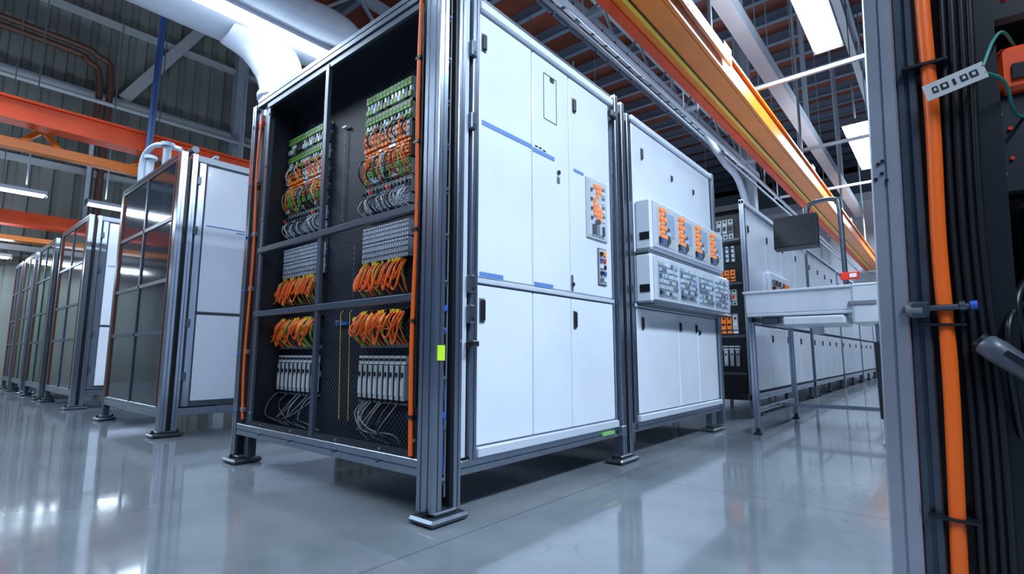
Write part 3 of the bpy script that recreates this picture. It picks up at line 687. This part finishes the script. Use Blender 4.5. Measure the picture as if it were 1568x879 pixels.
# ---------------------------------------------------------------- foreground enclosure at right
PST=mat("foreground_post_metal",(.42,.45,.53),.34,metal=.75,noise=.15,nscale=3)
b=B("open_control_enclosure")
b.slot('z',.0,2.3,1.22,1.30,.050,.098,PST,.005,.006)
b.slot('z',.0,2.3,1.235,1.28,.018,.050,ALUD)
b.box(1.24,1.62,-.95,.0,.0,.06,DARK2); b.box(1.24,1.62,-.95,.0,2.2,2.26,DARK2); b.box(1.60,1.62,-.95,0.03,.06,2.2,DARK2); b.box(1.28,1.60,.0,.05,.06,2.2,DARK2); b.box(1.24,1.60,-.95,-.93,.06,2.2,DARK2)
b.box(1.27,1.28,-.10,.02,.06,2.2,DARK)
b.tube(spline([(1.235,.000,2.2),(1.23,.002,1.5),(1.235,-.002,1.2),(1.235,.001,.95),(1.23,-.003,.7),(1.235,.003,.3),(1.235,0,.02)],8),.012,ORANGE,12)
for (y,r) in ((-.024,.006),(-.038,.0065),(-.052,.005),(-.064,.006)):
    b.tube(spline([(1.25,y,2.2),(1.245,y-.003,1.5),(1.25,y+.004,1.0),(1.245,y-.004,.6),(1.25,y,.02)],8),r,DARK,8)
for z in (.46,.80,.83,1.30): b.box(1.215,1.26,-.03,.04,z,z+.005,DARK)
b.cyl((1.215,.06,.83),(1.215,-.035,.835),.006,ALUD,10); b.cyl((1.215,.030,.828),(1.215,.055,.828),.013,MGREY,6); b.cyl((1.215,-.022,.835),(1.215,-.030,.836),.010,ALUD,6); b.cyl((1.215,-.036,.836),(1.215,-.046,.837),.009,BLUEC,6)
b.box(1.205,1.222,.02,.05,.815,.845,ALUD,.004)
for (y,z) in ((.090,1.09),(.08,1.10),(.073,1.085),(.085,1.12),(.078,1.125)): b.cyl((1.222,y,z),(1.217,y,z),.0035,DARK,8)
TEAL=mat("teal_wire",(.02,.20,.17),.4)
Rt=Matrix.Rotation(math.radians(-14),3,'X'); TC=Vector((1.20,-.036,1.245))
TAGM=mat("tag_plastic",(.42,.44,.46),.5)
b.rbox(TC,(.002,.088,.032),Rt,TAGM)
for i,wd in enumerate((.008,.011,.004,.010,.011)):
    c=TC+Rt@Vector((-.0015,.028-i*.014,0)); b.rbox(c,(.001,wd,.012),Rt,DARK)
    if wd>.005: b.rbox(c+Vector((-.0004,0,0)),(.001,wd*.45,.006),Rt,TAGM)
b.tube(spline([(1.20,-.076,1.262),(1.23,-.095,1.32),(1.30,-.115,1.36),(1.4,-.14,1.36)],6),.003,TEAL,6)
b.tube(spline([(1.20,-.076,1.25),(1.24,-.105,1.24),(1.30,-.12,1.20),(1.4,-.15,1.22)],6),.003,TEAL,6)
b.box(1.38,1.58,-.60,-.095,1.42,1.62,DARK,.01)
for i in range(8):
    b.cyl((1.38,-.110-i*.018,1.49-(i%2)*.018),(1.374,-.110-i*.018,1.49-(i%2)*.018),.005,[LEDO,LEDR,YEL][i%3],8)
b.box(1.34,1.42,-.30,-.105,1.26,1.35,ORED,.008); b.box(1.335,1.34,-.29,-.125,1.28,1.31,DARK)
b.box(1.36,1.42,-.20,-.095,1.06,1.26,DARK2,.006)
for i in range(5): b.cyl((1.36,-.105-.012*(i%2),1.10+i*.03),(1.355,-.105-.012*(i%2),1.10+i*.03),.0035,RED if i%2 else MGREY,8)
b.tube(spline([(1.355,-.10,1.28),(1.34,-.095,1.18),(1.35,-.10,1.10)],6),.004,MGREY,6)
b.box(1.34,1.5,-.5,-.115,.84,1.04,DARK,.012); b.box(1.335,1.34,-.4,-.125,.90,1.03,DARK2)
for i in range(3): b.box(1.333,1.335,-.22,-.13,.945+i*.02,.950+i*.02,LEDG)
b.tube(spline([(1.34,-.13,.90),(1.28,-.10,.84),(1.30,-.12,.70),(1.34,-.14,.6)],8),.007,DARK,8)
b.tube(spline([(1.34,-.12,.85),(1.25,-.085,.80),(1.27,-.09,.62),(1.34,-.12,.5),(1.3,-.1,.3)],8),.006,DARK,8)
SCN=mat("scanner_grey",(.06,.075,.10),.35)
b.tube([(1.215,-.046,.775),(1.214,-.052,.769),(1.213,-.066,.757),(1.212,-.10,.727),(1.212,-.16,.672)],[.010,.019,.021,.018,.015],SCN,14)
b.tube([(1.2155,-.043,.778),(1.2155,-.047,.774)],.015,DARK,12); b.bar((1.195,-.075,.755),(1.195,-.12,.717),.006,.010,DARK)
b.box(1.215,1.28,-.075,-.045,.765,.775,ALUD)
b.box(1.35,1.5,-.5,-.11,.2,.55,DARK,.01)
T=Matrix.Translation((0,0,.8))@Matrix.Rotation(math.radians(1.8),4,'X')@Matrix.Translation((0,0,-.8))
b.finish(T)

# ---------------------------------------------------------------- world + camera
w=bpy.data.worlds.new("hall_ambient"); SC.world=w; w.use_nodes=True
w.node_tree.nodes["Background"].inputs[0].default_value=(.26,.46,.92,1); w.node_tree.nodes["Background"].inputs[1].default_value=.15
cd=bpy.data.cameras.new("camera"); cd.sensor_width=36; cd.lens=36*789/1568; cd.clip_start=.02; cd.clip_end=200
co=bpy.data.objects.new("camera",cd); SC.collection.objects.link(co); SC.camera=co
co.location=(0,0,.75)
a=math.radians(40);p=math.radians(7.4)
d=Vector((math.cos(a)*math.cos(p),math.sin(a)*math.cos(p),math.sin(p)))
co.rotation_euler=d.to_track_quat('-Z','Y').to_euler()
